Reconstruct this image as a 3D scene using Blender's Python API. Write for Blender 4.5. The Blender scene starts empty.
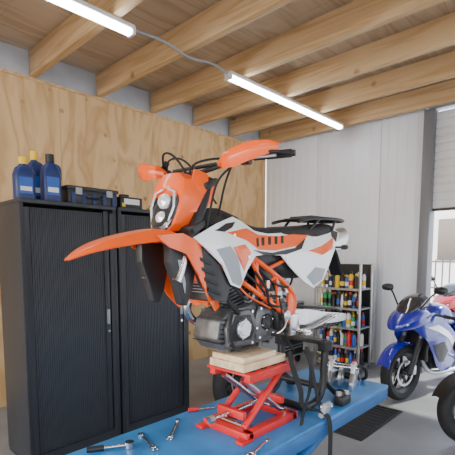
import bpy, bmesh, math, random
from mathutils import Vector, Matrix, Euler
random.seed(4)
R=math.radians
# ---------------------------------------------------------------- materials
def mat(name,col,rough=0.5,metal=0.0,var=0.0,vscale=6.0,bump=0.0,bscale=40.0,emit=0.0,coat=0.0,trans=0.0):
    m=bpy.data.materials.new(name); m.use_nodes=True
    nt=m.node_tree; b=nt.nodes['Principled BSDF']
    c=(col[0],col[1],col[2],1)
    b.inputs['Base Color'].default_value=c
    b.inputs['Roughness'].default_value=rough
    b.inputs['Metallic'].default_value=metal
    if coat: b.inputs['Coat Weight'].default_value=coat; b.inputs['Coat Roughness'].default_value=0.08
    if trans: b.inputs['Transmission Weight'].default_value=trans
    if emit:
        b.inputs['Emission Color'].default_value=c; b.inputs['Emission Strength'].default_value=emit
    tc=nt.nodes.new('ShaderNodeTexCoord')
    if var>0:
        n=nt.nodes.new('ShaderNodeTexNoise'); n.inputs['Scale'].default_value=vscale; n.inputs['Detail'].default_value=5
        nt.links.new(tc.outputs['Object'],n.inputs['Vector'])
        r=nt.nodes.new('ShaderNodeValToRGB')
        r.color_ramp.elements[0].position=0.3; r.color_ramp.elements[1].position=0.7
        r.color_ramp.elements[0].color=(col[0]*(1-var),col[1]*(1-var),col[2]*(1-var),1)
        r.color_ramp.elements[1].color=(min(1,col[0]*(1+var*.6)),min(1,col[1]*(1+var*.6)),min(1,col[2]*(1+var*.6)),1)
        nt.links.new(n.outputs['Fac'],r.inputs['Fac']); nt.links.new(r.outputs['Color'],b.inputs['Base Color'])
    if bump>0:
        n=nt.nodes.new('ShaderNodeTexNoise'); n.inputs['Scale'].default_value=bscale
        nt.links.new(tc.outputs['Object'],n.inputs['Vector'])
        bp=nt.nodes.new('ShaderNodeBump'); bp.inputs['Strength'].default_value=bump; bp.inputs['Distance'].default_value=0.01
        nt.links.new(n.outputs['Fac'],bp.inputs['Height']); nt.links.new(bp.outputs['Normal'],b.inputs['Normal'])
    return m
def wood(name,c1,c2,stretch,knots=True,rough=0.6,kscale=2.6,rings=9.0):
    m=bpy.data.materials.new(name); m.use_nodes=True
    nt=m.node_tree; N=nt.nodes; L=nt.links; b=N['Principled BSDF']; b.inputs['Roughness'].default_value=rough
    tc=N.new('ShaderNodeTexCoord'); mp=N.new('ShaderNodeMapping'); mp.inputs['Scale'].default_value=stretch
    L.new(tc.outputs['Object'],mp.inputs['Vector'])
    n=N.new('ShaderNodeTexNoise'); n.inputs['Scale'].default_value=1.0; n.inputs['Detail'].default_value=3; n.inputs['Distortion'].default_value=0.6
    L.new(mp.outputs['Vector'],n.inputs['Vector'])
    mul=N.new('ShaderNodeMath'); mul.operation='MULTIPLY'; mul.inputs[1].default_value=rings
    L.new(n.outputs['Fac'],mul.inputs[0])
    fr=N.new('ShaderNodeMath'); fr.operation='PINGPONG'; fr.inputs[1].default_value=1.0; L.new(mul.outputs[0],fr.inputs[0])
    r=N.new('ShaderNodeValToRGB'); r.color_ramp.elements[0].color=(*c1,1); r.color_ramp.elements[1].color=(*c2,1)
    r.color_ramp.elements[0].position=0.0; r.color_ramp.elements[1].position=0.75
    L.new(fr.outputs[0],r.inputs['Fac'])
    out=r.outputs['Color']
    if knots:
        v=N.new('ShaderNodeTexVoronoi'); v.inputs['Scale'].default_value=kscale
        L.new(tc.outputs['Object'],v.inputs['Vector'])
        k=N.new('ShaderNodeValToRGB'); k.color_ramp.elements[0].position=0.05; k.color_ramp.elements[1].position=0.13
        k.color_ramp.elements[0].color=(0.42,0.26,0.15,1); k.color_ramp.elements[1].color=(1,1,1,1)
        L.new(v.outputs['Distance'],k.inputs['Fac'])
        mx=N.new('ShaderNodeMix'); mx.data_type='RGBA'; mx.blend_type='MULTIPLY'; mx.inputs['Factor'].default_value=0.8
        L.new(out,mx.inputs[6]); L.new(k.outputs['Color'],mx.inputs[7]); out=mx.outputs[2]
    L.new(out,b.inputs['Base Color'])
    return m
M_ply=wood('plywood',(0.56,0.33,0.135),(0.72,0.48,0.235),(2.5,3.2,0.9),kscale=3.4,rings=9)
M_joist=wood('joist_pine',(0.54,0.34,0.155),(0.69,0.48,0.26),(0.5,7,7))
M_deck=wood('deck_board',(0.44,0.33,0.21),(0.56,0.44,0.31),(5,0.6,5),knots=False)
M_block=wood('block_wood',(0.6,0.42,0.24),(0.78,0.6,0.4),(12,2,12),knots=False)
M_grey=mat('grey_panel',(0.50,0.53,0.57),0.5,var=0.08)
M_white=mat('white_panel',(0.84,0.88,0.95),0.4,var=0.03,vscale=2)
M_floor=mat('concrete',(0.25,0.26,0.27),0.42,var=0.2,vscale=2.5,bump=0.2,bscale=60)
M_out=mat('paving',(0.6,0.6,0.58),0.8,var=0.2)
M_black=mat('black_plastic',(0.010,0.010,0.012),0.42)
M_dark=mat('dark_plastic',(0.024,0.025,0.028),0.45,var=0.2)
M_cab=mat('cabinet_steel',(0.024,0.028,0.035),0.42,var=0.1)
M_slat=mat('tambour_slat',(0.038,0.044,0.055),0.5,var=0.1)
M_orange=mat('orange_plastic',(0.98,0.12,0.005),0.3,coat=0.3)
M_orframe=mat('orange_frame_paint',(0.92,0.10,0.005),0.35,coat=0.3)
M_bwhite=mat('white_plastic',(0.93,0.96,0.99),0.22,coat=0.5)
M_bgrey=mat('grey_plastic',(0.30,0.33,0.37),0.4)
M_seat=mat('seat_vinyl',(0.013,0.013,0.015),0.7,bump=0.3,bscale=200)
M_rub=mat('rubber',(0.012,0.012,0.013),0.75,bump=0.2,bscale=90)
M_eng=mat('engine_casting',(0.16,0.16,0.165),0.45,metal=0.6,var=0.4,vscale=20)
M_engd=mat('engine_dark',(0.025,0.025,0.027),0.45,metal=0.4,var=0.3,vscale=25)
M_alu=mat('aluminium',(0.62,0.63,0.65),0.32,metal=0.9,var=0.15,vscale=15)
M_steel=mat('chrome_steel',(0.7,0.7,0.72),0.18,metal=1.0)
M_lens=mat('lens_glass',(0.80,0.85,0.9),0.08,metal=0.3,coat=1)
M_lensd=mat('lens_dark',(0.03,0.034,0.04),0.1,coat=1)
M_red=mat('red_paint',(0.66,0.02,0.02),0.4,var=0.15)
M_bred=mat('bike_red',(0.60,0.01,0.015),0.2,coat=0.8)
M_tblue=mat('table_blue_paint',(0.035,0.22,0.54),0.42,var=0.3,vscale=5,bump=0.15,bscale=120)
M_tbl2=mat('table_edge_blue',(0.02,0.12,0.32),0.5,var=0.2)
M_bblue=mat('bike_blue',(0.012,0.018,0.34),0.2,coat=0.8)
M_jug=mat('jug_navy',(0.012,0.03,0.13),0.35)
M_yel=mat('yellow_label',(0.85,0.55,0.02),0.5)
M_blu=mat('bottle_blue',(0.02,0.10,0.45),0.35)
M_grn=mat('bottle_green',(0.03,0.30,0.10),0.35)
M_lbl=mat('label_white',(0.75,0.75,0.75),0.5)
M_lamp=mat('lamp_tube',(0.95,0.98,1),0.4,emit=22)
M_lampb=mat('lamp_housing',(0.75,0.75,0.75),0.4)
M_wind=mat('windscreen',(0.03,0.03,0.04),0.08,coat=1)
M_strap=mat('strap_web',(0.013,0.013,0.014),0.85)
M_door=mat('door_panel',(0.80,0.82,0.85),0.45,var=0.04)
M_pill=mat('door_frame_steel',(0.17,0.18,0.20),0.45)
M_fence=mat('fence_steel',(0.08,0.09,0.09),0.5)
M_bld=mat('outside_render',(0.72,0.72,0.70),0.8,var=0.08)
# ---------------------------------------------------------------- mesh builder
def crom(P,n):
    P=[tuple(p) for p in P]; D=len(P[0]); out=[]
    m=len(P)-1
    for i in range(n+1):
        t=i/n*m; k=min(int(t),m-1); u=t-k
        p1=P[k];p2=P[k+1]
        p0=P[k-1] if k>0 else tuple(2*a-b for a,b in zip(p1,p2))
        p3=P[k+2] if k+2<=m else tuple(2*a-b for a,b in zip(p2,p1))
        out.append(tuple(0.5*(2*p1[j]+(p2[j]-p0[j])*u+(2*p0[j]-5*p1[j]+4*p2[j]-p3[j])*u*u+(-p0[j]+3*p1[j]-3*p2[j]+p3[j])*u**3) for j in range(D)))
    return out
class MB:
    def __init__(s): s.v=[];s.f=[];s.mi=[];s.mats=[];s.M=Matrix()
    def idx(s,m):
        if m not in s.mats: s.mats.append(m)
        return s.mats.index(m)
    def add(s,V,F,m):
        o=len(s.v); k=s.idx(m)
        s.v+= [s.M@Vector(p) for p in V]
        for f in F: s.f.append([o+i for i in f]); s.mi.append(k)
    def addbm(s,bm,m,X=None):
        bm.verts.index_update()
        V=[(X@v.co if X else v.co.copy()) for v in bm.verts]
        F=[[v.index for v in f.verts] for f in bm.faces]
        bm.free(); s.add(V,F,m)
    def box(s,c,size,m,rot=(0,0,0),bev=0.0):
        bm=bmesh.new(); bmesh.ops.create_cube(bm,size=1)
        for v in bm.verts: v.co=Vector((v.co.x*size[0],v.co.y*size[1],v.co.z*size[2]))
        if bev: bmesh.ops.bevel(bm,geom=list(bm.edges),offset=bev,segments=2,affect='EDGES',profile=0.5)
        s.addbm(bm,m,Matrix.Translation(c)@Euler(rot).to_matrix().to_4x4())
    def cyl(s,a,b,r,m,r2=None,seg=16):
        s.tube([a,b],r,m,seg=seg,r2=r2,smooth=False)
    def tube(s,pts,r,m,seg=10,r2=None,smooth=True,n=None,sx=1.0):
        P=[Vector(p) for p in (crom(pts,n or 6*(len(pts)-1)) if smooth and len(pts)>2 else pts)]
        t0=(P[1]-P[0]).normalized()
        up=Vector((0,0,1)) if abs(t0.z)<0.9 else Vector((1,0,0))
        a=t0.cross(up).normalized(); V=[];F=[]
        prev=t0
        for i,p in enumerate(P):
            t=((P[min(i+1,len(P)-1)]-P[max(i-1,0)])).normalized()
            q=prev.rotation_difference(t); a=q@a; prev=t
            bb=t.cross(a).normalized()
            rr=r if r2 is None else r+(r2-r)*i/(len(P)-1)
            for k in range(seg):
                an=2*math.pi*k/seg
                V.append(p+a*math.cos(an)*rr*sx+bb*math.sin(an)*rr)
        for i in range(len(P)-1):
            for k in range(seg):
                F.append([i*seg+k,i*seg+(k+1)%seg,(i+1)*seg+(k+1)%seg,(i+1)*seg+k])
        F.append(list(range(seg))[::-1]); F.append([(len(P)-1)*seg+k for k in range(seg)])
        s.add(V,F,m)
    def ribbon(s,pts,w,th,m,wdir=(0,1,0),n=None):
        P=[Vector(p) for p in crom(pts,n or 6*(len(pts)-1))]; W=Vector(wdir).normalized(); V=[];F=[]
        for i,p in enumerate(P):
            t=(P[min(i+1,len(P)-1)]-P[max(i-1,0)]).normalized(); nn=t.cross(W)
            if nn.length<1e-3: nn=Vector((1,0,0))
            nn.normalize()
            for a,b in ((-1,-1),(1,-1),(1,1),(-1,1)): V.append(p+W*a*w/2+nn*b*th/2)
        for i in range(len(P)-1):
            for k in range(4): F.append([i*4+k,i*4+(k+1)%4,i*4+4+(k+1)%4,i*4+4+k])
        F.append([0,1,2,3]); F.append([len(V)-4+k for k in range(4)])
        s.add(V,F,m)
    def lathe(s,prof,o,axis,m,seg=32,closed=False):
        o=Vector(o); ax=Vector(axis).normalized(); up=Vector((0,0,1)) if abs(ax.z)<0.9 else Vector((1,0,0))
        a=ax.cross(up).normalized(); b=ax.cross(a); V=[];F=[]; n=len(prof)
        for k in range(seg):
            an=2*math.pi*k/seg; d=a*math.cos(an)+b*math.sin(an)
            for r,h in prof: V.append(o+ax*h+d*r)
        for k in range(seg):
            k2=(k+1)%seg
            for j in range(n if closed else n-1):
                j2=(j+1)%n; F.append([k*n+j,k*n+j2,k2*n+j2,k2*n+j])
        if not closed:
            if prof[0][0]>1e-4: F.append([k*n for k in range(seg)])
            if prof[-1][0]>1e-4: F.append([k*n+n-1 for k in range(seg)])
        s.add(V,F,m)
    def prism(s,poly,x0,x1,m,bev=0.0):
        n=len(poly); bm=bmesh.new()
        A=[bm.verts.new((x0,p[0],p[1])) for p in poly]; B=[bm.verts.new((x1,p[0],p[1])) for p in poly]
        bm.faces.new(A); bm.faces.new(B[::-1])
        for i in range(n): bm.faces.new([A[i],B[i],B[(i+1)%n],A[(i+1)%n]])
        bmesh.ops.recalc_face_normals(bm,faces=bm.faces)
        if bev: bmesh.ops.bevel(bm,geom=list(bm.edges),offset=bev,segments=2,affect='EDGES',profile=0.5)
        s.addbm(bm,m)
    def loft(s,rings,m,caps=True):
        n=len(rings[0]); V=[p for r in rings for p in r]; F=[]
        for i in range(len(rings)-1):
            for k in range(n): F.append([i*n+k,i*n+(k+1)%n,(i+1)*n+(k+1)%n,(i+1)*n+k])
        if caps: F.append(list(range(n))[::-1]); F.append([(len(rings)-1)*n+k for k in range(n)])
        s.add(V,F,m)
    def sheet(s,G,m,th=0.005):
        nr=len(G);nc=len(G[0]); g=[[Vector(p) for p in r] for r in G]; V=[];F=[]
        nor=[]
        for i in range(nr):
            row=[]
            for j in range(nc):
                a=g[min(i+1,nr-1)][j]-g[max(i-1,0)][j]; b=g[i][min(j+1,nc-1)]-g[i][max(j-1,0)]
                c=a.cross(b); row.append(c.normalized() if c.length>1e-9 else Vector((0,0,1)))
            nor.append(row)
        for sg in (0.5,-0.5):
            for i in range(nr):
                for j in range(nc): V.append(g[i][j]+nor[i][j]*th*sg)
        o=nr*nc
        for i in range(nr-1):
            for j in range(nc-1):
                q=[i*nc+j,i*nc+j+1,(i+1)*nc+j+1,(i+1)*nc+j]; F.append(q); F.append([o+x for x in q[::-1]])
        bd=[(0,j) for j in range(nc)]+[(i,nc-1) for i in range(1,nr)]+[(nr-1,j) for j in range(nc-2,-1,-1)]+[(i,0) for i in range(nr-2,0,-1)]
        for k in range(len(bd)):
            a=bd[k][0]*nc+bd[k][1]; b=bd[(k+1)%len(bd)][0]*nc+bd[(k+1)%len(bd)][1]
            F.append([a,b,o+b,o+a])
        s.add(V,F,m)
    def panel(s,poly,fx,m,th=0.006,step=0.03,sides=(1,-1),fy=None):
        # flat outline in (y,z) draped on the lateral surface x=fx(y,z)
        bm=bmesh.new(); bm.faces.new([bm.verts.new((0,p[0],p[1])) for p in poly])
        bmesh.ops.triangulate(bm,faces=list(bm.faces))
        ys=[p[0] for p in poly]; zs=[p[1] for p in poly]
        for lo,hi,no,ax in ((min(ys),max(ys),(0,1,0),1),(min(zs),max(zs),(0,0,1),2)):
            t=math.ceil(lo/step)*step
            while t<hi:
                co=[0,0,0]; co[ax]=t
                bmesh.ops.bisect_plane(bm,geom=list(bm.verts)+list(bm.edges)+list(bm.faces),plane_co=co,plane_no=no,dist=1e-5); t+=step
        bm.verts.index_update(); n=len(bm.verts)
        P=[(v.co.y,v.co.z) for v in bm.verts]; F=[[v.index for v in f.verts] for f in bm.faces]
        B=[(e.verts[0].index,e.verts[1].index) for e in bm.edges if len(e.link_faces)==1]; bm.free()
        for sg in sides:
            V=[(sg*(fx(y,z)+th/2),y,z) for y,z in P]+[(sg*(fx(y,z)-th/2),y,z) for y,z in P]
            s.add(V,F+[[n+i for i in f[::-1]] for f in F]+[[a,b_,n+b_,n+a] for a,b_ in B],m)
    def build(s,name,ang=38):
        me=bpy.data.meshes.new(name)
        xs=[v.x for v in s.v];ys=[v.y for v in s.v];zs=[v.z for v in s.v]
        c=Vector(((min(xs)+max(xs))/2,(min(ys)+max(ys))/2,min(zs)))
        me.from_pydata([v-c for v in s.v],[],s.f)
        for m in s.mats: me.materials.append(m)
        me.polygons.foreach_set('material_index',s.mi)
        bm=bmesh.new(); bm.from_mesh(me); bmesh.ops.recalc_face_normals(bm,faces=bm.faces); bm.to_mesh(me); bm.free()
        me.polygons.foreach_set('use_smooth',[True]*len(me.polygons))
        me.set_sharp_from_angle(angle=R(ang)); me.update()
        o=bpy.data.objects.new(name,me); bpy.context.scene.collection.objects.link(o); o.location=c
        return o
def sring(y,xc,zc,hw,hh,n=24,p=2.6):
    out=[]
    for k in range(n):
        a=2*math.pi*k/n; c=math.cos(a); q=math.sin(a)
        out.append((xc+hw*math.copysign(abs(c)**(2/p),c),y,zc+hh*math.copysign(abs(q)**(2/p),q)))
    return out
def simple(name,c,size,m,bev=0):
    b=MB(); b.box(c,size,m,bev=bev); return b.build(name)
# ---------------------------------------------------------------- room
XL,YB,ZC=-4.5,5.67,3.62
simple('floor',(-0.75,0.9,-0.05),(7.7,9.8,0.1),M_floor)
simple('ground_outside',(0,15.8,-0.05),(40,20,0.1),M_out)
b=MB()
y=-4.0
while y<YB-0.05:
    w=min(1.22,YB-y); b.box((XL-0.01,y+w/2,1.67),(0.02,w-0.004,3.34),M_ply); y+=1.22
b.box((XL-0.06,0.83,1.81),(0.08,9.7,3.62),M_grey)
b.box((XL+0.004,0.83,3.345),(0.02,9.68,0.03),M_joist)
b.build('wall_left')
XD=-1.93
b=MB(); x=XL
while x<XD-0.05:
    w=min(1.0,XD-x); b.box((x+w/2,YB+0.06,1.81),(w-0.008,0.10,3.62),M_white,bev=0.004)
    k=0.1
    while k<w-0.03: b.box((x+k,YB+0.0085,1.81),(0.016,0.008,3.6),M_white,bev=0.002); k+=0.125
    x+=1.0
b.box(((XL+XD)/2,YB+0.12,1.81),(XD-XL,0.02,3.62),M_grey)
b.build('wall_back')
simple('trim_1',(XD+0.065,YB+0.03,1.68),(0.12,0.2,3.36),M_pill,0.005)
simple('trim_2',(2.95,YB+0.03,1.68),(0.12,0.2,3.36),M_pill,0.005)
b=MB()
for i in range(12):
    b.box((0.51,YB+0.06,2.19+0.1*i),(4.7,0.045,0.088),M_door,bev=0.014)
b.box((0.51,YB+0.065,2.74),(4.7,0.02,1.2),M_door)
b.box((0.51,YB+0.06,2.125),(4.7,0.05,0.03),M_black)
b.build('door_1')
simple('wall_above_door',(0.5,YB+0.1,3.5),(4.8,0.12,0.24),M_grey)  # strip of back wall above the door opening
b=MB()
b.box((3.06,0.9,0.5),(0.1,9.7,1.0),M_white); b.box((3.06,0.9,3.2),(0.1,9.7,0.84),M_white)
b.box((3.06,-3.0,1.9),(0.1,2.0,1.8),M_white); b.box((3.06,4.7,1.9),(0.1,2.1,1.8),M_white)
b.build('wall_right')
b=MB()
y=-4.0
while y<5.7:
    b.box((-0.75,y+0.3,ZC+0.02),(7.6,0.596,0.03),M_deck); y+=0.6
b.build('ceiling')
b=MB()
for y in (-3.3,-2.57,-1.84,-1.1,-0.37,0.36,1.1,1.83,2.57,3.32,4.05,4.78,5.52):
    b.box((-0.74,y,3.48),(7.5,0.07,0.24),M_joist,bev=0.004)
b.build('ceiling_joists')
def lamp(name,y0,y1,x=-2.95):
    b=MB(); z=3.330
    b.box((x,(y0+y1)/2,z+0.012),(0.085,y1-y0,0.036),M_lampb,bev=0.008)
    b.loft([sring(yy,x,z-0.022,0.036,0.026,16,2.2) for yy in (y0+0.03,y1-0.03)],M_lamp)
    for yy in (y0+0.012,y1-0.012): b.box((x,yy,z-0.012),(0.09,0.03,0.07),M_lampb,bev=0.008)
    return b.build(name)
lamp('led_batten_light',-0.25,2.0); lamp('led_batten_light',3.1,5.38)
lamp('led_batten_light',-0.6,1.6,0.9); lamp('led_batten_light',2.9,5.1,0.9)  # unseen second row of battens, added to brighten joists and room
b=MB(); b.tube([(-2.95,2.005,3.34),(-2.93,2.3,3.348),(-2.96,2.6,3.33),(-2.93,2.85,3.348),(-2.95,3.095,3.34)],0.011,M_bgrey)
b.build('lamp_cable')
b=MB(); b.box((-1,13.5,2.0),(14,0.3,4.0),M_bld)
for i in range(5): b.box((-6+i*2.6,13.3,2.0),(1.2,0.12,1.2),M_wind)
b.build('neighbour_building')
b=MB()
for i in range(60): b.cyl((-4+i*0.15,10.2,0),(-4+i*0.15,10.2,1.45),0.016,M_fence,seg=6)
for z in (0.2,0.8,1.4): b.cyl((-4,10.2,z),(4.9,10.2,z),0.022,M_fence,seg=6)
for i in range(4): b.box((-4+i*2.95,10.2,0.75),(0.07,0.07,1.5),M_fence)
b.build('steel_fence')
# ---------------------------------------------------------------- cabinets
CH=1.94
def cabinet(y0,y1):
    b=MB(); x0,x1=-3.46,-3.0; H=CH; yc=(y0+y1)/2; w=y1-y0
    b.box(((x0+x1)/2,yc,H-0.015),(0.46,w,0.03),M_cab,bev=0.004)
    b.box(((x0+x1)/2,yc,0.04),(0.44,w-0.01,0.08),M_cab)
    for yy in (y0+0.015,y1-0.015): b.box(((x0+x1)/2,yy,H/2),(0.45,0.03,H-0.06),M_cab,bev=0.003)
    b.box((x0+0.01,yc,H/2),(0.02,w-0.04,H-0.1),M_cab)
    for yy in (y0+0.045,y1-0.045): b.box((x1-0.02,yy,H/2),(0.03,0.03,H-0.12),M_cab)
    n=38; a=y0+0.06; e=y1-0.06; st=(e-a)/n
    for i in range(n):
        b.box((x1-0.028,a+st*(i+.5),H/2+0.01),(0.012,st*0.82,H-0.14),M_slat,bev=0.0025)
    b.box((x1-0.034,yc,H/2+0.01),(0.006,w-0.1,H-0.13),M_black)
    b.box((x1-0.018,e-.03,1.0),(0.014,0.04,H-0.14),M_cab,bev=0.003)
    b.box((x1-0.006,e-.03,1.05),(0.02,0.02,0.12),M_bgrey,bev=0.004)
    b.cyl((x1-0.012,e-.03,0.93),(x1,e-.03,0.93),0.012,M_steel)
    return b.build('tambour_cabinet')
cabinet(1.09,1.84); cabinet(1.86,2.61)
def jug(x,y,z,h,cap,s=1.0,body=M_jug):
    b=MB(); w=0.07*s; d=0.05*s
    def rr(zz,a,c):
        return [(x+c*math.copysign(abs(math.cos(t))**.6,math.cos(t)),y+a*math.copysign(abs(math.sin(t))**.6,math.sin(t)),zz) for t in [2*math.pi*k/20 for k in range(20)]]
    b.loft([rr(z,w*.95,d*.95),rr(z+.01,w,d),rr(z+h*.58,w,d),rr(z+h*.74,w*.78,d*.8),rr(z+h*.82,w*.35,d*.5),rr(z+h*.84,w*.3,d*.45)],body)
    b.cyl((x,y,z+h*.83),(x,y,z+h),0.030*s,cap)
    b.tube([(x,y+w*.35,z+h*.80),(x,y+w*.95,z+h*.74),(x,y+w*1.0,z+h*.48)],0.012*s,body)
    b.box((x+d+.001,y-.005,z+h*.32),(0.003,w*1.3,h*.38),M_blu); b.box((x+d+.002,y-.005,z+h*.24),(0.003,w*1.1,h*.10),M_lbl)
    return b.build('oil_jug')
jug(-3.08,1.16,CH,0.29,M_yel); jug(-3.08,1.35,CH,0.34,M_black); jug(-3.24,1.30,CH,0.38,M_yel,.85)
b=MB(); cx,cy,z=-3.18,1.67,CH
b.box((cx,cy,z+.055),(0.28,0.42,0.11),M_dark,bev=0.012); b.box((cx,cy,z+.12),(0.3,0.44,0.03),M_dark,bev=0.01)
for d in (-.13,.13): b.box((cx+.152,cy+d,z+.095),(0.015,0.05,0.05),M_bgrey,bev=0.003)
b.tube([(cx+.14,cy-.07,z+.07),(cx+.17,cy-.05,z+.05),(cx+.17,cy+.05,z+.05),(cx+.14,cy+.07,z+.07)],0.009,M_black)
for k in range(5): b.box((cx+.144,cy-.17+k*0.085,z+.045),(0.012,0.03,0.08),M_jug)
b.build('tool_case')
b=MB(); cx,cy=-3.16,2.03
b.box((cx,cy,z+.05),(0.2,0.22,0.10),M_black,bev=0.01); b.box((cx+.102,cy,z+.06),(0.006,0.15,0.045),M_lbl)
b.cyl((cx-.02,cy,z+.10),(cx-.02,cy,z+.13),0.045,M_dark); b.box((cx+.1,cy-.08,z+.03),(0.008,.03,.03),M_yel)
b.build('battery_charger')
b=MB(); cy=2.30; cx=-3.09; b.box((cx,cy,z+.018),(0.1,0.13,0.035),M_yel,bev=0.005); b.box((cx,cy,z+.045),(0.07,0.09,0.02),M_dark,bev=0.004); b.build('parts_box')
# ---------------------------------------------------------------- lift table
b=MB(); TX0,TX1,TY0,TY1,TZ=-1.77,-1.12,0.35,2.80,0.65
b.box(((TX0+TX1)/2,(TY0+TY1)/2,TZ-0.012),(TX1-TX0,TY1-TY0,0.024),M_tblue,bev=0.004)
for xx in (TX0+0.02,TX1-0.02): b.box((xx,(TY0+TY1)/2,TZ-0.06),(0.04,TY1-TY0-0.01,0.075),M_tbl2,bev=0.005)
for yy in (TY0+0.03,TY1-0.03): b.box(((TX0+TX1)/2,yy,TZ-0.06),(TX1-TX0-0.08,0.04,0.07),M_tbl2)
for xx in (TX0+0.09,TX1-0.09):
    b.cyl((xx,0.65,0.07),(xx,2.35,TZ-0.06),0.028,M_tbl2); b.cyl((xx+0.001,2.35,0.07),(xx+0.001,0.65,TZ-0.06),0.028,M_tbl2)
    b.box((xx,1.5,0.035),(0.07,2.1,0.07),M_tbl2,bev=0.005)
for yy in (0.5,2.5): b.box(((TX0+TX1)/2,yy,0.03),(0.6,0.08,0.06),M_tbl2,bev=0.005)
b.cyl((-1.44,1.0,0.08),(-1.44,1.8,0.4),0.04,M_black)
b.build('motorcycle_lift_table')
JX,JY=-1.40,1.66
b=MB(); z=TZ
for sx in (-1,1):
    b.box((JX+sx*0.13,JY,z+0.02),(0.05,0.40,0.04),M_red,bev=0.004)
    b.box((JX+sx*0.12,JY,z+0.295),(0.04,0.36,0.035),M_red,bev=0.004)
    b.cyl((JX+sx*0.09,JY-0.17,z+0.04),(JX+sx*0.09,JY+0.15,z+0.28),0.017,M_red)
    b.cyl((JX+sx*0.065,JY+0.17,z+0.04),(JX+sx*0.065,JY-0.15,z+0.28),0.015,M_steel)
for sy in (-1,1):
    b.box((JX,JY+sy*0.19,z+0.02),(0.31,0.05,0.04),M_red,bev=0.004)
    b.cyl((JX-0.1,JY+sy*0.165,z+0.05),(JX+0.1,JY+sy*0.165,z+0.05),0.012,M_steel)
b.box((JX,JY,z+0.318),(0.30,0.38,0.014),M_red,bev=0.004)
for k in range(4): b.box((JX,JY-0.13+k*0.087,z+0.328),(0.24,0.03,0.008),M_rub)
b.cyl((JX,JY-0.30,z+0.10),(JX,JY+0.17,z+0.10),0.011,M_steel)
b.cyl((JX,JY-0.32,z+0.10),(JX,JY-0.29,z+0.10),0.02,M_steel,seg=6)
b.box((JX,JY-0.16,z+0.10),(0.18,0.03,0.04),M_red,bev=0.004); b.box((JX,JY+0.16,z+0.10),(0.18,0.03,0.04),M_red,bev=0.004)
for sx in (-1,1): b.box((JX+sx*0.14,JY-0.22,z+0.008),(0.05,0.08,0.016),M_red,bev=0.003)
b.build('scissor_jack')
b=MB(); z=0.982
b.box((JX,JY-0.03,z+0.02),(0.24,0.34,0.04),M_block,bev=0.004); b.box((JX+0.0,JY-0.06,z+0.055),(0.22,0.26,0.03),M_block,bev=0.004)
b.build('wood_block')
# ---------------------------------------------------------------- orange enduro bike
b=MB(); CX=-1.44
b.M=Matrix.Translation((CX,0,0))
def lerp(P,y):
    if y<=P[0][0]: return P[0][1]
    for (a,c),(d,e) in zip(P,P[1:]):
        if y<=d: return c+(e-c)*(y-a)/(d-a)
    return P[-1][1]
def hfun(y): return lerp([(1.15,.150),(1.3,.178),(1.45,.160),(1.65,.118),(1.85,.122),(2.1,.138),(2.3,.12),(2.5,.08)],y)
def zr(y): return lerp([(1.15,1.60),(1.4,1.58),(1.65,1.58),(1.9,1.58),(2.2,1.55),(2.5,1.66)],y)
def srf(off):
    def f(y,z):
        d=z-zr(y)
        return hfun(y)+off-(0.38*max(0,d))-(0.08*max(0,-d))
    return f
b.panel([(1.155,1.622),(1.30,1.690),(1.43,1.728),(1.50,1.712),(1.60,1.672),(1.72,1.660),(1.90,1.668),(2.12,1.692),(2.43,1.728),(2.51,1.700),(2.36,1.53),(2.24,1.395),(2.12,1.355),(2.02,1.40),(1.90,1.475),(1.80,1.548),(1.66,1.552),(1.57,1.545),(1.50,1.480),(1.44,1.395),(1.37,1.415),(1.30,1.505),(1.22,1.575)],srf(0),M_bwhite,th=.007)
b.panel([(1.35,1.650),(1.53,1.680),(1.63,1.652),(1.80,1.650),(2.14,1.688),(1.94,1.600),(1.74,1.574),(1.60,1.576),(1.50,1.618)],srf(.005),M_orange,th=.003)
for k in range(5):
    y=1.58+.056*k; z=1.592+.005*k
    b.panel([(y,z),(y+.022,z+.001),(y+.042,z+.044),(y+.020,z+.042)],srf(.0075),M_black,th=.002)
b.panel([(1.54,1.575),(1.72,1.562),(1.92,1.590),(2.06,1.655),(1.98,1.585),(1.84,1.553),(1.66,1.548)],srf(.005),M_black,th=.003)
b.panel([(1.26,1.575),(1.345,1.590),(1.41,1.535),(1.455,1.425),(1.435,1.405),(1.378,1.425),(1.312,1.512)],srf(.005),M_bgrey,th=.003)
b.panel([(1.37,1.585),(1.47,1.600),(1.52,1.56),(1.465,1.475),(1.43,1.53)],srf(.005),M_orange,th=.003)
b.panel([(1.27,1.655),(1.36,1.692),(1.44,1.705),(1.40,1.675),(1.33,1.652)],srf(.005),M_black,th=.003)
b.panel([(2.04,1.425),(2.12,1.48),(2.26,1.465),(2.225,1.400),(2.12,1.372)],srf(.005),M_bgrey,th=.003)
b.panel([(2.04,1.575),(2.22,1.605),(2.40,1.665),(2.34,1.590),(2.20,1.550)],srf(.005),M_orange,th=.003)
b.panel([(2.40,1.712),(2.49,1.700),(2.42,1.635),(2.38,1.67)],srf(.005),M_black,th=.003)
for (yy,zz) in ((1.40,1.64),(1.50,1.54),(1.85,1.53),(2.15,1.65)):
    for sg in (-1,1): x=sg*(srf(.006)(yy,zz)); b.cyl((x,yy,zz),(x+sg*.004,yy,zz),.008,M_steel,seg=10)
b.panel([(1.14,1.615),(1.22,1.572),(1.31,1.49),(1.38,1.40),(1.36,1.335),(1.28,1.35),(1.20,1.42),(1.155,1.52)],srf(-.016),M_dark)
for k in range(4): b.panel([(1.18+.02*k,1.545-.045*k),(1.25+.02*k,1.52-.045*k),(1.25+.02*k,1.505-.045*k),(1.18+.02*k,1.53-.045*k)],srf(-.010),M_black,th=.008)
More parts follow.
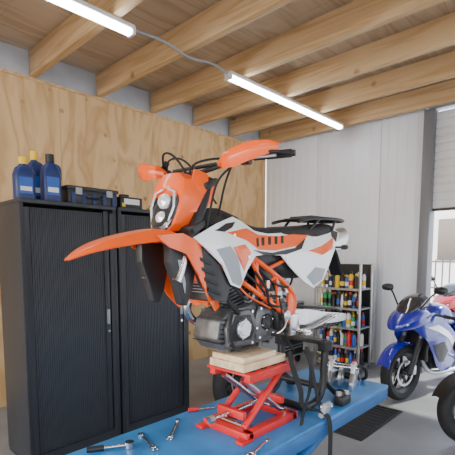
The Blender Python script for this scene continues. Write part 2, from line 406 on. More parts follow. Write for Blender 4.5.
b.panel([(1.15,1.65),(1.22,1.74),(1.36,1.765),(1.50,1.735),(1.56,1.69),(1.43,1.728),(1.28,1.685)],lambda y,z:hfun(y)-.02-.7*max(0,z-1.65),M_dark)
rings=[]
for (y,zc,hw,hh) in crom([(1.24,1.66,.05,.05),(1.30,1.67,.095,.080),(1.42,1.665,.115,.090),(1.55,1.655,.092,.065),(1.7,1.652,.08,.045),(1.9,1.662,.098,.048),(2.15,1.685,.105,.045),(2.35,1.71,.09,.04),(2.48,1.72,.05,.02)],40):
    rings.append(sring(y,0,zc,hw,hh,24,3))
b.loft(rings,M_seat)
b.cyl((0,1.4,1.745),(0,1.4,1.77),0.035,M_black,seg=20)
rings=[sring(y,0,zc,hw,hh,20,3.5) for (y,zc,hw,hh) in crom([(1.6,1.55,.07,.07),(1.8,1.54,.085,.09),(2.05,1.52,.09,.11),(2.25,1.56,.08,.10),(2.42,1.64,.05,.05)],20)]
b.loft(rings,M_dark)
for sg in (-1,1):
    b.tube([(sg*.09,2.0,1.74),(sg*.11,2.15,1.765),(sg*.11,2.4,1.775),(sg*.07,2.56,1.775),(0,2.59,1.775)],0.010,M_black)
    b.cyl((sg*.1,2.1,1.7),(sg*.11,2.2,1.765),0.008,M_black); b.cyl((sg*.09,2.38,1.7),(sg*.1,2.4,1.775),0.008,M_black)
    b.tube([(sg*.07,2.38,1.60),(sg*.11,2.44,1.60),(sg*.13,2.46,1.60)],0.007,M_black); b.lathe([(0,-.03),(.014,-.02),(.017,0),(.012,.02),(0,.025)],(sg*.14,2.46,1.60),(sg,0,0),M_dark,seg=14)
for yy in (2.15,2.22,2.29,2.36,2.43): b.cyl((-.11,yy,1.770),(.11,yy,1.770),0.008,M_black)
b.box((0,2.28,1.78),(0.16,0.24,0.014),M_black,bev=0.003)
b.tube([(0,2.4,1.66),(0,2.52,1.58),(0,2.62,1.42)],0.02,M_black,sx=2.5)
b.box((0,2.49,1.69),(0.1,0.03,0.04),M_red,bev=0.008)
b.loft([sring(y,x,z,r,r*1.3,20,2.6) for (y,x,z,r) in crom([(2.05,-.13,1.42,.02),(2.15,-.13,1.45,.045),(2.25,-.13,1.50,.058),(2.55,-.10,1.60,.064),(2.78,-.085,1.67,.062),(2.84,-.08,1.685,.045)],24)],M_alu)
b.lathe([(0.025,0),(0.03,.04)],(-.08,2.82,1.68),(0,.9,.35),M_black,seg=16)
b.tube([(-.05,1.44,1.42),(-.07,1.34,1.36),(-.10,1.33,1.27),(-.12,1.45,1.2),(-.13,1.65,1.25),(-.13,1.9,1.36),(-.13,2.08,1.425)],0.021,M_steel)
b.cyl((0,1.25,1.58),(0,1.33,1.76),0.032,M_orframe)
for sg in (-1,1):
    q=[(sg*.035,1.29,1.70),(sg*.09,1.45,1.60),(sg*.125,1.68,1.48),(sg*.12,1.92,1.33),(sg*.10,1.93,1.16)]
    w=[(sg*.035,1.27,1.60),(sg*.10,1.42,1.47),(sg*.12,1.60,1.36),(sg*.12,1.80,1.25),(sg*.11,1.92,1.15)]
    b.tube(q,0.013,M_orframe); b.tube(w,0.013,M_orframe)
    D=[((sg*.09,1.45,1.60),(sg*.10,1.44,1.46)),((sg*.10,1.44,1.46),(sg*.115,1.60,1.53)),((sg*.115,1.60,1.53),(sg*.12,1.61,1.355)),((sg*.12,1.61,1.355),(sg*.125,1.75,1.44)),((sg*.125,1.75,1.44),(sg*.12,1.78,1.26)),((sg*.12,1.52,1.565),(sg*.12,1.72,1.31))]
    for p,r_ in D: b.cyl(p,r_,0.010,M_orframe,seg=10)
    b.tube([(sg*.10,1.72,1.48),(sg*.09,2.0,1.56),(sg*.08,2.35,1.65)],0.011,M_orframe)
    b.box((sg*.115,1.90,1.26),(0.02,0.07,0.16),M_orframe,rot=(R(-8),0,0),bev=.006)
b.box((0.0,1.31,1.45),(0.22,0.035,0.22),M_black,rot=(R(-12),0,0),bev=0.006)
for k in range(14): b.box((0,1.29,1.365+k*0.0135),(0.2,0.03,0.003),M_bgrey,rot=(R(-12),0,0))
# engine
b.M=Matrix.Translation((CX,.08,0))
b.prism([(1.27,1.15),(1.32,1.09),(1.70,1.09),(1.84,1.14),(1.87,1.24),(1.80,1.31),(1.58,1.32),(1.50,1.30),(1.38,1.29),(1.29,1.24)],-.085,.085,M_eng,bev=0.010)
for k in range(6): b.prism([(1.265+.006*k,1.135+.022*k),(1.30+.006*k,1.125+.022*k),(1.44,1.125+.022*k),(1.44,1.131+.022*k)],-.09,.09,M_engd)
for sg in (-1,1):
    b.prism([(1.32,1.11),(1.50,1.10),(1.54,1.18),(1.50,1.28),(1.36,1.28),(1.31,1.2)],sg*.085,sg*.112,M_eng,bev=0.007)
    b.prism([(1.345,1.135),(1.485,1.128),(1.51,1.18),(1.48,1.255),(1.37,1.258),(1.335,1.2)],sg*.112,sg*.116,M_engd,bev=0.0015)
    b.prism([(1.55,1.11),(1.68,1.12),(1.72,1.2),(1.68,1.29),(1.56,1.29),(1.52,1.2)],sg*.085,sg*.103,M_eng,bev=0.006)
    for (yy,zz) in ((1.33,1.125),(1.49,1.112),(1.525,1.18),(1.49,1.27),(1.365,1.27),(1.32,1.2)): b.cyl((sg*.11,yy,zz),(sg*.120,yy,zz),.007,M_steel,seg=6)
    for (yy,zz) in ((1.56,1.125),(1.67,1.135),(1.70,1.2),(1.67,1.275),(1.57,1.275)): b.cyl((sg*.10,yy,zz),(sg*.110,yy,zz),.007,M_steel,seg=6)
b.M=Matrix.Translation((CX,1.53,1.29))@Matrix.Rotation(R(14),4,'X')
for k in range(7): b.box((0,0,0.01+k*0.018),(0.16-0.004*(k%2),0.15,0.008),M_eng,bev=0.002)
b.box((0,0,0.07),(0.135,0.13,0.15),M_engd,bev=0.01)
b.box((0,0,0.165),(0.17,0.15,0.05),M_eng,bev=0.008); b.box((0,0,0.20),(0.14,0.11,0.03),M_engd,bev=0.006)
for sg in (-1,1):
    for yy in (-.05,.05): b.cyl((sg*.085,yy,.165),(sg*.095,yy,.165),.01,M_steel,seg=6)
b.M=Matrix.Translation((CX,.08,0))
def cover(y,z,r,dx,m,sg=1,bolts=6,x0=.112):
    b.lathe([(r,0),(r,dx*.6),(r*.92,dx*.85),(r*.7,dx*.85),(r*.66,dx),(0,dx)],(sg*x0,y,z),(sg,0,0),m,seg=28)
    for k in range(bolts):
        a=2*math.pi*k/bolts+.3; c=(sg*x0,y+r*.98*math.cos(a),z+r*.98*math.sin(a)); b.cyl(c,(sg*(x0+dx*.7),c[1],c[2]),0.005,M_steel,seg=8)
cover(1.42,1.19,.048,.022,M_alu); cover(1.62,1.20,.042,.02,M_engd,x0=.10); cover(1.42,1.20,.07,.03,M_eng,-1); cover(1.60,1.20,.08,.04,M_eng,-1,x0=.10)
b.prism([(1.68,1.15),(1.79,1.13),(1.85,1.2),(1.80,1.29),(1.70,1.30),(1.67,1.22)],.085,.12,M_black,bev=0.006)
b.lathe([(.03,.0),(.03,.02),(.012,.03),(0,.03)],(.12,1.76,1.22),(1,0,0),M_alu,seg=18)
for k in range(5): b.box((.0,1.36+k*.08,1.086),(0.16,0.015,0.02),M_eng)
b.box((0,1.5,1.0815),(0.14,0.26,0.022),M_engd,bev=0.004)
b.tube([(.10,1.30,1.31),(.125,1.42,1.305),(.12,1.55,1.34),(.13,1.7,1.33)],0.008,M_rub)
b.tube([(.08,1.28,1.42),(.12,1.32,1.33),(.125,1.38,1.27)],0.012,M_rub)
b.tube([(.11,1.62,1.3),(.135,1.66,1.22),(.13,1.7,1.1),(.12,1.78,1.05)],0.006,M_rub)
b.tube([(.10,1.66,1.42),(.13,1.70,1.3),(.135,1.76,1.1),(.12,1.86,1.0)],0.006,M_rub)
b.tube([(.09,1.36,1.45),(.14,1.42,1.36),(.13,1.56,1.30),(.12,1.64,1.27)],0.005,M_orframe)
b.tube([(.06,1.30,1.5),(.13,1.34,1.40),(.135,1.44,1.33),(.11,1.5,1.40)],0.007,M_rub)
b.tube([(.12,1.50,1.47),(.15,1.56,1.38),(.14,1.60,1.30),(.13,1.72,1.27)],0.007,M_rub)
b.tube([(.12,1.34,1.28),(.14,1.30,1.2),(.12,1.36,1.10),(.10,1.5,1.09)],0.008,M_rub)
b.cyl((.11,1.56,1.33),(.11,1.64,1.335),0.018,M_black); b.box((.115,1.47,1.335),(.03,.05,.035),M_bgrey,bev=.004)
b.box((.12,1.70,1.34),(.025,.04,.04),M_lbl,bev=.004); b.cyl((.125,1.60,1.42),(.125,1.60,1.38),.012,M_alu)
b.M=Matrix.Translation((CX,0,0))
b.box((0,1.74,1.42),(0.15,0.2,0.14),M_black,bev=0.02); b.cyl((0,1.60,1.45),(0,1.68,1.43),0.035,M_rub)
b.tube([(.08,1.45,1.52),(.13,1.52,1.45),(.135,1.62,1.38),(.12,1.7,1.30)],0.006,M_black)
b.tube([(.1,1.66,1.46),(.145,1.72,1.4),(.13,1.86,1.38),(.1,1.95,1.45)],0.006,M_rub)
for sg in (-1,1):
    b.loft([[(sg*x+dx,y,z+dz) for dx,dz in ((-.016,-hh),(.016,-hh),(.016,hh),(-.016,hh))] for (y,z,x,hh) in crom([(1.9,1.2,.10,.04),(2.05,1.19,.105,.045),(2.25,1.165,.12,.035),(2.42,1.15,.125,.028),(2.5,1.145,.125,.02)],14)],M_alu)
    b.box((sg*.175,1.93,1.12),(0.11,0.05,0.016),M_steel,bev=0.004)
    for k in range(4): b.box((sg*(.14+k*.024),1.93,1.132),(0.006,0.05,0.01),M_steel)
    b.box((sg*.12,1.93,1.16),(0.02,0.09,0.12),M_alu,bev=0.006)
b.cyl((-.1,2.02,1.19),(.1,2.02,1.19),0.03,M_alu)
b.cyl((0,1.96,1.47),(0,2.05,1.2),0.018,M_steel)
sp=[(0.034*math.cos(t*.5),1.97+.07*t/60+0.034*math.sin(t*.5),1.44-.2*t/60) for t in range(0,61)]
b.tube(sp,0.006,M_bwhite,smooth=False,seg=6)
b.tube([(.14,1.83,1.2),(.16,1.77,1.16),(.165,1.69,1.14)],0.007,M_steel); b.cyl((.15,1.69,1.14),(.2,1.69,1.14),0.009,M_rub)
b.tube([(.12,1.92,1.12),(.15,2.1,1.13),(.16,2.3,1.17)],0.011,M_steel)
b.box((.165,2.32,1.175),(0.03,0.07,0.012),M_steel,bev=0.003)
b.tube([(.115,1.85,1.275),(.118,2.2,1.23),(.12,2.42,1.2),(.12,2.47,1.16),(.12,2.40,1.11),(.118,2.15,1.11),(.115,1.87,1.16)],0.009,M_engd,seg=6)
# ---- steering assembly, turned a little to the left
SP=Vector((CX,1.29,0))
ST=Matrix.Translation(SP)@Matrix.Rotation(R(6),4,'Z')@Matrix.Translation((0,-1.29,0))
b.M=ST
for sg in (-1,1):
    b.cyl((sg*.095,1.285,1.88),(sg*.095,1.13,1.55),0.026,M_black); b.cyl((sg*.095,1.135,1.57),(sg*.095,1.075,1.44),0.022,M_steel)
    b.cyl((sg*.095,1.288,1.885),(sg*.095,1.284,1.875),0.02,M_orange)
b.box((0,1.275,1.86),(0.25,0.09,0.03),M_dark,rot=(R(25),0,0),bev=0.008); b.box((0,1.19,1.67),(0.25,0.09,0.035),M_dark,rot=(R(25),0,0),bev=0.008)
for sg in (-1,1):
    b.prism([(1.03,1.61),(1.15,1.60),(1.185,1.50),(1.16,1.40),(1.125,1.335),(1.095,1.345),(1.065,1.44),(1.03,1.52)],sg*.085-.020,sg*.085+.020,M_dark,bev=0.004)
    b.prism([(1.07,1.53),(1.09,1.53),(1.115,1.43),(1.11,1.39)],sg*.106,sg*.109,M_bgrey)
G=[]
for (y,z,w,dr) in crom([(.64,1.535,.010,.004),(.70,1.570,.050,.014),(.78,1.603,.076,.028),(.90,1.636,.092,.042),(1.02,1.655,.098,.052),(1.10,1.645,.105,.058),(1.17,1.60,.108,.06),(1.23,1.52,.10,.055),(1.285,1.43,.085,.05),(1.33,1.345,.05,.03),(1.345,1.32,.02,.012)],44):
    row=[]
    for t in (-1,-.97,-.8,-.6,-.4,-.2,0,.2,.4,.6,.8,.97,1):
        a=abs(t)
        f=0.18*a if a<.6 else 0.108+(a-.6)/.4*.892
        row.append((w*math.copysign(a**.9,t),y,z-dr*f))
    G.append(row)
b.sheet(G,M_orange,0.006)
def wing(y,z):
    return .100+.032*math.sin(math.pi*min(1,max(0,(y-.98)/.37)))
b.panel([(.96,1.625),(1.08,1.638),(1.17,1.605),(1.235,1.52),(1.30,1.40),(1.345,1.31),(1.30,1.295),(1.235,1.36),(1.17,1.475),(1.10,1.555),(1.02,1.58)],wing,M_orange,th=.006)
# headlight mask
def shield(y,zc,s):
    P=[(0,.128),(.045,.125),(.080,.095),(.094,.035),(.086,-.03),(.066,-.095),(.035,-.128),(0,-.133),(-.035,-.128),(-.066,-.095),(-.086,-.03),(-.094,.035),(-.080,.095),(-.045,.125)]
    return [(p[0]*s[0],y+(p[1]*0.25),zc+p[1]*s[1]) for p in P]
b.loft([shield(1.235,1.775,(1.20,.90)),shield(1.16,1.775,(1.18,.97)),shield(1.115,1.773,(1.04,.99)),shield(1.108,1.772,(.96,.93))],M_orange)
b.loft([shield(1.108,1.745,(.90,.74)),shield(1.097,1.745,(.87,.72)),shield(1.093,1.745,(.7,.6))],M_lensd)
for zz,r in ((1.775,.034),(1.705,.028)):
    b.lathe([(r,0),(r*1.0,.008),(r*.8,.018),(0,.024)],(0,1.100-.25*(1.745-zz),zz),(0,-1,0.2),M_lens,seg=24)
for sg in (-1,1): b.tube([(sg*.016,1.112,1.828),(sg*.056,1.106,1.812),(sg*.068,1.090,1.750),(sg*.042,1.072,1.664)],0.0055,M_lens,smooth=False)
b.panel([(1.14,1.80),(1.20,1.915),(1.255,1.905),(1.30,1.86),(1.27,1.78),(1.22,1.735),(1.15,1.73)],lambda y,z:.090+.22*(y-1.14)-.25*max(0,z-1.84),M_orange)
b.box((0,1.265,1.895),(0.10,0.03,0.06),M_black,rot=(R(-30),0,0),bev=0.01)
bar=[(-.42,1.385,1.965),(-.25,1.335,1.965),(-.12,1.29,1.93),(0,1.285,1.915),(.12,1.29,1.93),(.25,1.335,1.965),(.42,1.385,1.965)]
b.tube(bar,0.011,M_black)
b.cyl((-.13,1.292,1.945),(.13,1.292,1.945),0.009,M_black) ; b.box((0,1.285,1.90),(0.09,0.05,0.05),M_dark,bev=0.006)
for sg in (-1,1):
    b.cyl((sg*.29,1.349,1.965),(sg*.445,1.392,1.965),0.017,M_rub); b.cyl((sg*.445,1.392,1.965),(sg*.46,1.396,1.965),0.013,M_black)
    b.box((sg*.255,1.335,1.96),(0.05,0.045,0.05),M_black,rot=(0,0,sg*R(12)),bev=0.006)
    b.cyl((sg*.21,1.31,1.975),(sg*.21,1.325,2.0),0.015,M_black)
    b.tube([(sg*.24,1.31,1.955),(sg*.30,1.30,1.95),(sg*.41,1.33,1.95)],0.0065,M_alu)
    S=[(.165,1.265,1.940,1.928),(.20,1.242,1.972,1.912),(.265,1.232,1.988,1.908),(.33,1.252,2.006,1.930),(.385,1.298,2.012,1.955),(.41,1.345,2.004,1.978)]
    G=[]
    for (x,y,zt,zb) in S:
        zm=zt*.45+zb*.55
        G.append([(sg*x,y+.022,zt),(sg*x,y+.004,zt-.004),(sg*x,y-.006,zm+.006),(sg*x,y-.004,zm-.006),(sg*x,y+.008,zb)])
    b.sheet(G,M_orange,0.005)
    b.tube([(sg*.2,1.30,1.96),(sg*.24,1.265,1.96),(sg*.34,1.275,1.965),(sg*.42,1.345,1.965),(sg*.45,1.39,1.965)],0.007,M_black)
b.tube([(.22,1.31,1.96),(.13,1.24,1.955),(.05,1.22,1.93),(.0,1.26,1.85)],0.005,M_rub)
b.tube([(-.22,1.31,1.97),(-.12,1.22,2.01),(-.02,1.2,1.97),(.05,1.26,1.82),(.08,1.3,1.7)],0.005,M_rub)
b.tube([(.24,1.31,1.95),(.17,1.26,1.87),(.14,1.24,1.75),(.12,1.22,1.6),(.12,1.17,1.5)],0.005,M_rub)
b.tube([(-.2,1.31,1.95),(-.1,1.24,1.985),(0.02,1.23,1.95),(.1,1.33,1.78)],0.0045,M_rub)
b.tube([(.2,1.32,1.95),(.17,1.3,1.85),(.1,1.34,1.72)],0.005,M_rub)
b.build('enduro_motorcycle',30)
# ---------------------------------------------------------------- straps
b=MB()
b.ribbon([(-1.27,1.98,1.03),(-1.25,2.0,0.95),(-1.22,1.95,0.80),(-1.19,1.85,0.72),(-1.16,1.78,0.66)],0.03,0.004,M_strap)
b.ribbon([(-1.27,1.82,1.03),(-1.22,1.78,.96),(-1.17,1.78,0.85),(-1.2,1.86,0.73),(-1.13,1.95,0.69),(-1.10,1.97,0.62),(-1.095,1.97,0.4),(-1.09,1.97,0.15)],0.040,0.004,M_strap)
b.ribbon([(-1.24,1.92,1.03),(-1.20,1.92,0.96),(-1.19,1.96,0.82),(-1.2,2.03,0.70),(-1.17,2.10,0.664)],0.03,0.004,M_strap)
b.box((-1.13,1.97,0.70),(0.03,0.06,0.09),M_bgrey,rot=(0,0.4,0),bev=0.005)
b.cyl((-1.15,1.94,0.72),(-1.11,2.0,0.72),0.014,M_steel)
b.build('tie_down_strap')
# ---------------------------------------------------------------- tools and parts on the table
def wrench(x,y,L,a,z=TZ+0.006):
    b=MB(); b.M=Matrix.Translation((x,y,z))@Matrix.Rotation(a,4,'Z')
    b.box((0,0,0),(0.013,L,0.006),M_steel,bev=0.002)
    b.lathe([(.008,-.004),(.016,-.004),(.016,.004),(.008,.004)],(0,L/2+.01,0),(0,0,1),M_steel,seg=16,closed=True)
    for s_ in (-1,1): b.box((s_*.012,-L/2-.014,0),(0.009,0.03,0.009),M_steel,rot=(0,0,s_*-.25),bev=0.002)
    b.box((0,-L/2+.002,0),(0.03,0.014,0.009),M_steel,bev=0.002)
    b.build('combination_wrench')
wrench(-1.62,1.30,0.2,0.7); wrench(-1.19,1.13,0.18,-1.2); wrench(-1.20,1.26,0.18,-.9); wrench(-1.17,1.45,.15,.2); wrench(-1.60,1.12,.16,1.3)
b=MB(); z=TZ+.016
b.cyl((-1.70,.88,z),(-1.62,1.02,z),0.008,M_steel); b.cyl((-1.71,.865,z),(-1.67,.93,z),0.014,M_black); b.lathe([(0,-.014),(.022,-.014),(.022,.014),(0,.014)],(-1.615,1.03,z),(0,0,1),M_steel,seg=18)
b.build('socket_ratchet')
b=MB()
b.cyl((-1.72,1.56,TZ+.009),(-1.66,1.66,TZ+.009),0.006,M_steel); b.cyl((-1.75,1.51,TZ+.013),(-1.72,1.56,TZ+.013),0.013,M_red); b.build('screwdriver')
b=MB(); z=TZ
b.M=Matrix.Translation((-1.36,2.60,z))@Matrix.Rotation(.3,4,'Z')
for x0 in (-.09,.06): b.prism([(-.13,0),(.13,0),(.15,.04),(.09,.10),(.0,.17),(-.05,.17),(-.07,.10),(-.13,.05)],x0,x0+.03,M_alu,bev=0.006)
b.cyl((-.1,-.02,.13),(.1,-.02,.13),0.022,M_steel); b.cyl((-.1,.09,.04),(.1,.09,.04),0.025,M_engd)
b.lathe([(.04,-.01),(.065,-.01),(.065,.01),(.04,.01)],(.0,-.07,.07),(1,0,0),M_alu,seg=24,closed=True)
b.tube([(.09,0,.14),(.14,.05,.12),(.14,.11,.04),(.11,.14,.012)],0.011,M_rub); b.build('shock_linkage')
b=MB(); b.M=Matrix.Translation((-1.17,2.24,z))
b.box((0,0,.03),(0.06,0.11,0.06),M_engd,bev=0.010); b.cyl((-.01,-.03,.05),(-.01,-.03,.08),0.018,M_alu); b.cyl((.01,.03,.05),(.01,.03,.08),0.015,M_alu)
b.build('brake_caliper')
# black paddock stand on the bench behind the jack
b=MB(); z=TZ
for sx in (-1,1):
    x=-1.43+sx*.16
    b.tube([(x,1.98,z+.023),(x,2.10,z+.03),(x,2.17,z+.10),(x,2.19,z+.33)],.022,M_black)
    b.tube([(x,2.19,z+.14),(x,2.31,z+.04),(x,2.34,z+.022)],.018,M_black)
    b.prism([(2.12,z+.08),(2.24,z+.08),(2.21,z+.22),(2.17,z+.22)],x-.006,x+.006,M_black)
    b.box((x,2.19,z+.35),(.06,.08,.06),M_rub,bev=.008)
    b.lathe([(0,-.020),(.026,-.020),(.026,.020),(0,.020)],(x+sx*.035,2.34,z+.027),(1,0,0),M_rub,seg=18)
b.cyl((-1.59,1.98,z+.023),(-1.27,1.98,z+.023),.022,M_black); b.cyl((-1.59,2.17,z+.10),(-1.27,2.17,z+.10),.020,M_black)
b.box((-1.43,2.19,z+.375),(.36,.07,.025),M_black,bev=.005)
b.build('paddock_stand')
# ---------------------------------------------------------------- wheels
def wheel(b,o,r,w,ax,rim=M_black,spk=5,disc=True):
    o=Vector(o); h=w/2; ri=r*.70
    P=[(ri,-h*.7),(ri+.02,-h*.85),(r*.88,-h),(r*.96,-h*.72),(r,-h*.25),(r,h*.25),(r*.96,h*.72),(r*.88,h),(ri+.02,h*.85),(ri,h*.7)]
    b.lathe(P,o,ax,M_rub,seg=48,closed=True)
    b.lathe([(ri-.03,-h*.3),(ri+.004,-h*.75),(ri+.012,-h*.75),(ri+.002,0),(ri+.012,h*.75),(ri+.004,h*.75),(ri-.03,h*.3)],o,ax,rim,seg=40,closed=True)
    A=Vector(ax).normalized(); up=Vector((0,0,1)); sd=A.cross(up).normalized()
    b.lathe([(0,-h*.7),(.04,-h*.7),(.035,-h*.2),(.035,h*.2),(.04,h*.7),(0,h*.7)],o,ax,rim,seg=20)
    for k in range(spk):
        a=2*math.pi*k/spk+.3; d=sd*math.cos(a)+up*math.sin(a); b.cyl(o+d*.03,o+d*(ri-.015),0.016 if spk<9 else .004,rim,seg=8)
    if disc:
        for sg in (-1,1):
            b.lathe([(.115,sg*h*.9-.003),(.140,sg*h*.9-.003),(.140,sg*h*.9+.003),(.115,sg*h*.9+.003)],o,ax,M_alu,seg=36,closed=True)
            for k in range(5):
                a=2*math.pi*k/5; d=sd*math.cos(a)+up*math.sin(a); b.cyl(o+A*sg*h*.9+d*.03,o+A*sg*h*.9+d*.118,0.008,M_black,seg=6)
for (x,y,a) in ((-2.75,2.95,.3),(-3.0,3.28,.35)):
    b=MB(); wheel(b,(x,y,.315),.315,.14,(math.cos(a),math.sin(a),0),rim=M_black,spk=20,disc=True); b.build('spare_motorcycle_wheel')
# ---------------------------------------------------------------- sport bikes
def sportbike(fx,fy,yaw,col,name,acc=M_bwhite,lean=0.0):
    b=MB(); b.M=Matrix.Translation((fx,fy,0))@Matrix.Rotation(yaw,4,'Z')@Matrix.Rotation(lean,4,'Y')
    wheel(b,(0,0,.30),.30,.12,(1,0,0)); wheel(b,(0,1.4,.315),.315,.18,(1,0,0))
    for sg in (-1,1):
        b.cyl((sg*.10,0,.30),(sg*.10,.17,.66),0.03,M_dark); b.cyl((sg*.10,.17,.66),(sg*.10,.29,.94),0.022,M_alu)
        b.box((sg*.085,.09,.33),(0.04,0.06,0.1),M_alu,bev=0.01)
        b.loft([[(sg*.12+dx,y,z+dz) for dx,dz in ((-.02,-hh),(.02,-hh),(.02,hh),(-.02,hh))] for (y,z,hh) in ((.85,.40,.06),(1.1,.37,.05),(1.42,.315,.03))],M_alu)
        b.cyl((sg*.12,.30,.92),(sg*.34,.38,.89),0.013,M_black); b.cyl((sg*.24,.345,.905),(sg*.35,.383,.888),0.019,M_rub)
        b.tube([(sg*.13,.10,.99),(sg*.22,.13,1.12),(sg*.27,.15,1.17)],0.009,M_black)
        b.loft([sring(y,sg*.31,1.19,w,h_,16,2.4) for y,w,h_ in ((.10,.03,.015),(.12,.06,.036),(.16,.068,.042),(.17,.06,.036))],M_black)
        b.cyl((sg*.15,.88,.36),(sg*.22,.88,.36),0.014,M_alu)
        b.loft([sring(y,sg*.075,z,w,h_,16,2.2) for y,z,w,h_ in ((-.115,.83,.03,.012),(-.10,.835,.05,.024),(-.05,.85,.058,.03))],M_lens)
    def sf(off):
        def f(y,z):
            base=lerp([(0,.12),(.12,.19),(.28,.22),(.45,.22),(.6,.20),(.8,.17),(.98,.14)],y)
            d=z-.66
            return base+off-.16*max(0,-d)-.22*max(0,d)
        return f
    b.panel([(-.02,.84),(.10,.93),(.30,.94),(.44,.88),(.60,.76),(.78,.62),(.93,.44),(.96,.36),(.84,.26),(.50,.26),(.36,.36),(.26,.50),(.14,.66),(.02,.78)],sf(0),col,step=.05)
    b.panel([(.16,.79),(.34,.81),(.52,.72),(.80,.50),(.72,.50),(.50,.65),(.34,.73)],sf(.006),acc,th=.004,step=.05)
    b.panel([(.24,.60),(.42,.62),(.56,.50),(.50,.38),(.40,.40),(.30,.50)],sf(.006),M_black,th=.004,step=.05)
    b.loft([sring(y,0,z,w,h_,24,2.8) for y,z,w,h_ in crom([(-.17,.80,.03,.02),(-.14,.81,.09,.05),(-.06,.84,.14,.085),(.05,.87,.175,.11),(.18,.89,.18,.10),(.26,.89,.16,.08)],18)],col)
    b.loft([sring(y,0,z,w,h_,20,2.3) for y,z,w,h_ in crom([(-.03,.93,.06,.01),(.04,.98,.115,.04),(.14,1.03,.135,.075),(.24,1.05,.135,.085)],12)],M_wind)
    b.loft([sring(y,0,z,w,h_,24,2.6) for y,z,w,h_ in crom([(.36,.86,.07,.06),(.45,.88,.14,.11),(.6,.88,.15,.13),(.75,.84,.12,.10),(.88,.80,.08,.06)],20)],col)
    b.loft([sring(y,0,z,w,h_,20,3) for y,z,w,h_ in crom([(.82,.79,.08,.04),(.95,.79,.12,.04),(1.12,.81,.12,.04),(1.2,.86,.10,.04),(1.4,.90,.09,.035)],16)],M_seat)
    b.loft([sring(y,0,z,w,h_,20,2.6) for y,z,w,h_ in crom([(.85,.70,.10,.05),(1.05,.73,.12,.07),(1.3,.82,.12,.06),(1.5,.90,.09,.045),(1.62,.935,.03,.02)],18)],col)
    b.box((0,1.6,.92),(0.1,0.03,0.035),M_red,bev=0.008)
    b.cyl((0,.6,.8),(0,.6,1.015),0.03,M_steel)
    b.prism([(.36,.30),(.85,.26),(.92,.45),(.82,.68),(.45,.74),(.36,.6)],-.12,.12,M_engd,bev=0.02)
    b.box((0,.27,.56),(0.3,0.04,0.3),M_black,rot=(R(-15),0,0),bev=0.008)
    b.tube([(.0,.36,.6),(.05,.3,.4),(.08,.45,.25),(.12,.9,.25),(.16,1.15,.38)],0.025,M_alu)
    b.loft([sring(y,.19,z,r,r*1.1,18,2.2) for y,z,r in ((1.08,.36,.03),(1.15,.40,.055),(1.5,.53,.06),(1.58,.56,.045))],M_alu)
    G=[]
    for k in range(15):
        a=R(20+k*10)
        G.append([(x*.075,-.335*math.cos(a),.30+.335*math.sin(a)-.02*x*x) for x in (-1,-.7,-.3,0,.3,.7,1)])
    b.sheet(G,col,0.005)
    b.tube([(.13,.85,.25),(.2,.9,.12),(.27,.93,.014)],0.012,M_black)
    b.tube([(-.12,1.0,.3),(-.16,1.15,.12),(-.16,1.4,.05)],0.010,M_black); b.box((.27,.94,.008),(.05,.07,.016),M_black)
    return b.build(name)
sportbike(-1.64,4.42,R(-14),M_bblue,'sport_motorcycle')
sportbike(-0.80,3.74,R(-40),M_black,'sport_motorcycle',acc=M_dark)
sportbike(-1.86,6.55,R(-14),M_bred,'sport_motorcycle')
# ---------------------------------------------------------------- bottle rack
b=MB(); X0,X1,Y0,Y1=-3.06,-2.42,5.02,5.36
for x in (X0,X1):
    for y in (Y0,Y1): b.box((x,y,.72),(0.03,0.03,1.44),M_alu,bev=0.003)
lv=(.06,.32,.58,.84,1.10)
for z in lv:
    b.box(((X0+X1)/2,(Y0+Y1)/2,z),(X1-X0,Y1-Y0,0.02),M_bgrey)
    b.box(((X0+X1)/2,Y0-.012,z+.0),(X1-X0,0.012,0.03),M_alu)
b.box(((X0+X1)/2,Y1+.01,.75),(X1-X0,.008,1.35),M_dark)
b.build('steel_rack')
b=MB()
cols=[M_blu,M_black,M_black,M_jug,M_blu,M_dark,M_black,M_red,M_grn,M_lbl,M_alu,M_yel]
for z in lv:
    for row in range(2):
        x=X0+.05
        while x<X1-.04:
            r=random.choice((.024,.028,.034)); h=random.uniform(.17,.23); c=random.choice(cols); yy=Y0+.06+row*.14
            b.lathe([(0,0),(r,0),(r,h*.72),(r*.45,h*.84),(r*.4,h*.86)],(x,yy,z+.0105),(0,0,1),c,seg=12)
            b.lathe([(r*.5,0),(r*.5,h*.14),(0,h*.14)],(x,yy,z+.0105+h*.86),(0,0,1),random.choice((M_yel,M_black,M_red,M_lbl)),seg=10)
            b.lathe([(r+.001,0),(r+.001,h*.3)],(x,yy,z+.0105+h*.18),(0,0,1),random.choice((M_yel,M_red,M_lbl,M_blu,M_black)),seg=12)
            x+=2*r+.003
b.build('bottle_collection')
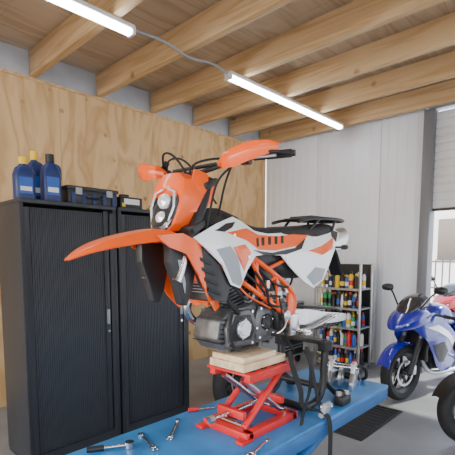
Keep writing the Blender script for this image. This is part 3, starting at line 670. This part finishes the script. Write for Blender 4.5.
b=MB(); b.box((-3.55,4.75,.5),(0.5,0.65,0.78),M_bgrey,bev=0.01)
for k in range(5): b.box((-3.295,4.75,.2+k*.15),(0.02,0.6,0.13),M_dark,bev=0.005); b.box((-3.28,4.75,.24+k*.15),(0.015,0.5,0.015),M_alu)
for sx in (-.2,.2):
    for sy in (-.26,.26): b.lathe([(0,-.015),(.05,-.015),(.05,.015),(0,.015)],(-3.55+sx,4.75+sy,.05),(1,0,0),M_rub,seg=16); b.box((-3.55+sx,4.75+sy,.09),(.03,.03,.06),M_steel)
b.build('tool_trolley')
b=MB(); b.box((-1.85,3.62,.006),(0.75,0.9,0.012),M_rub,bev=0.004)
for k in range(12): b.box((-1.85,3.22+k*.073,.014),(0.7,0.02,0.004),M_rub)
b.build('rubber_floor_mat')
# ---------------------------------------------------------------- light
w=bpy.data.worlds.new('World'); bpy.context.scene.world=w; w.use_nodes=True
nt=w.node_tree; bg=nt.nodes['Background']
sky=nt.nodes.new('ShaderNodeTexSky'); sky.sky_type='NISHITA'; sky.sun_disc=False; sky.sun_elevation=R(40); sky.sun_rotation=R(200); sky.air_density=1.0; sky.dust_density=3
mx=nt.nodes.new('ShaderNodeMix'); mx.data_type='RGBA'; mx.inputs['Factor'].default_value=0.75
mx.inputs[7].default_value=(.95,.98,1.05,1)
nt.links.new(sky.outputs[0],mx.inputs[6]); nt.links.new(mx.outputs[2],bg.inputs['Color']); bg.inputs['Strength'].default_value=2.8
sd=bpy.data.lights.new('sun','SUN'); sd.energy=7; sd.angle=R(2); sd.color=(1,.96,.9)
so=bpy.data.objects.new('sun_light',sd); bpy.context.scene.collection.objects.link(so); so.rotation_euler=(R(42),0,R(150)); so.location=(3,8,8)
# ---------------------------------------------------------------- camera
cd=bpy.data.cameras.new('camera'); co=bpy.data.objects.new('camera',cd); bpy.context.scene.collection.objects.link(co)
co.location=(0,0,1.55); co.rotation_euler=(R(90-5.53),0,R(43.6))
cd.sensor_width=36; cd.lens=36*413/455; cd.shift_y=67.5/455; cd.clip_start=0.05
bpy.context.scene.camera=co
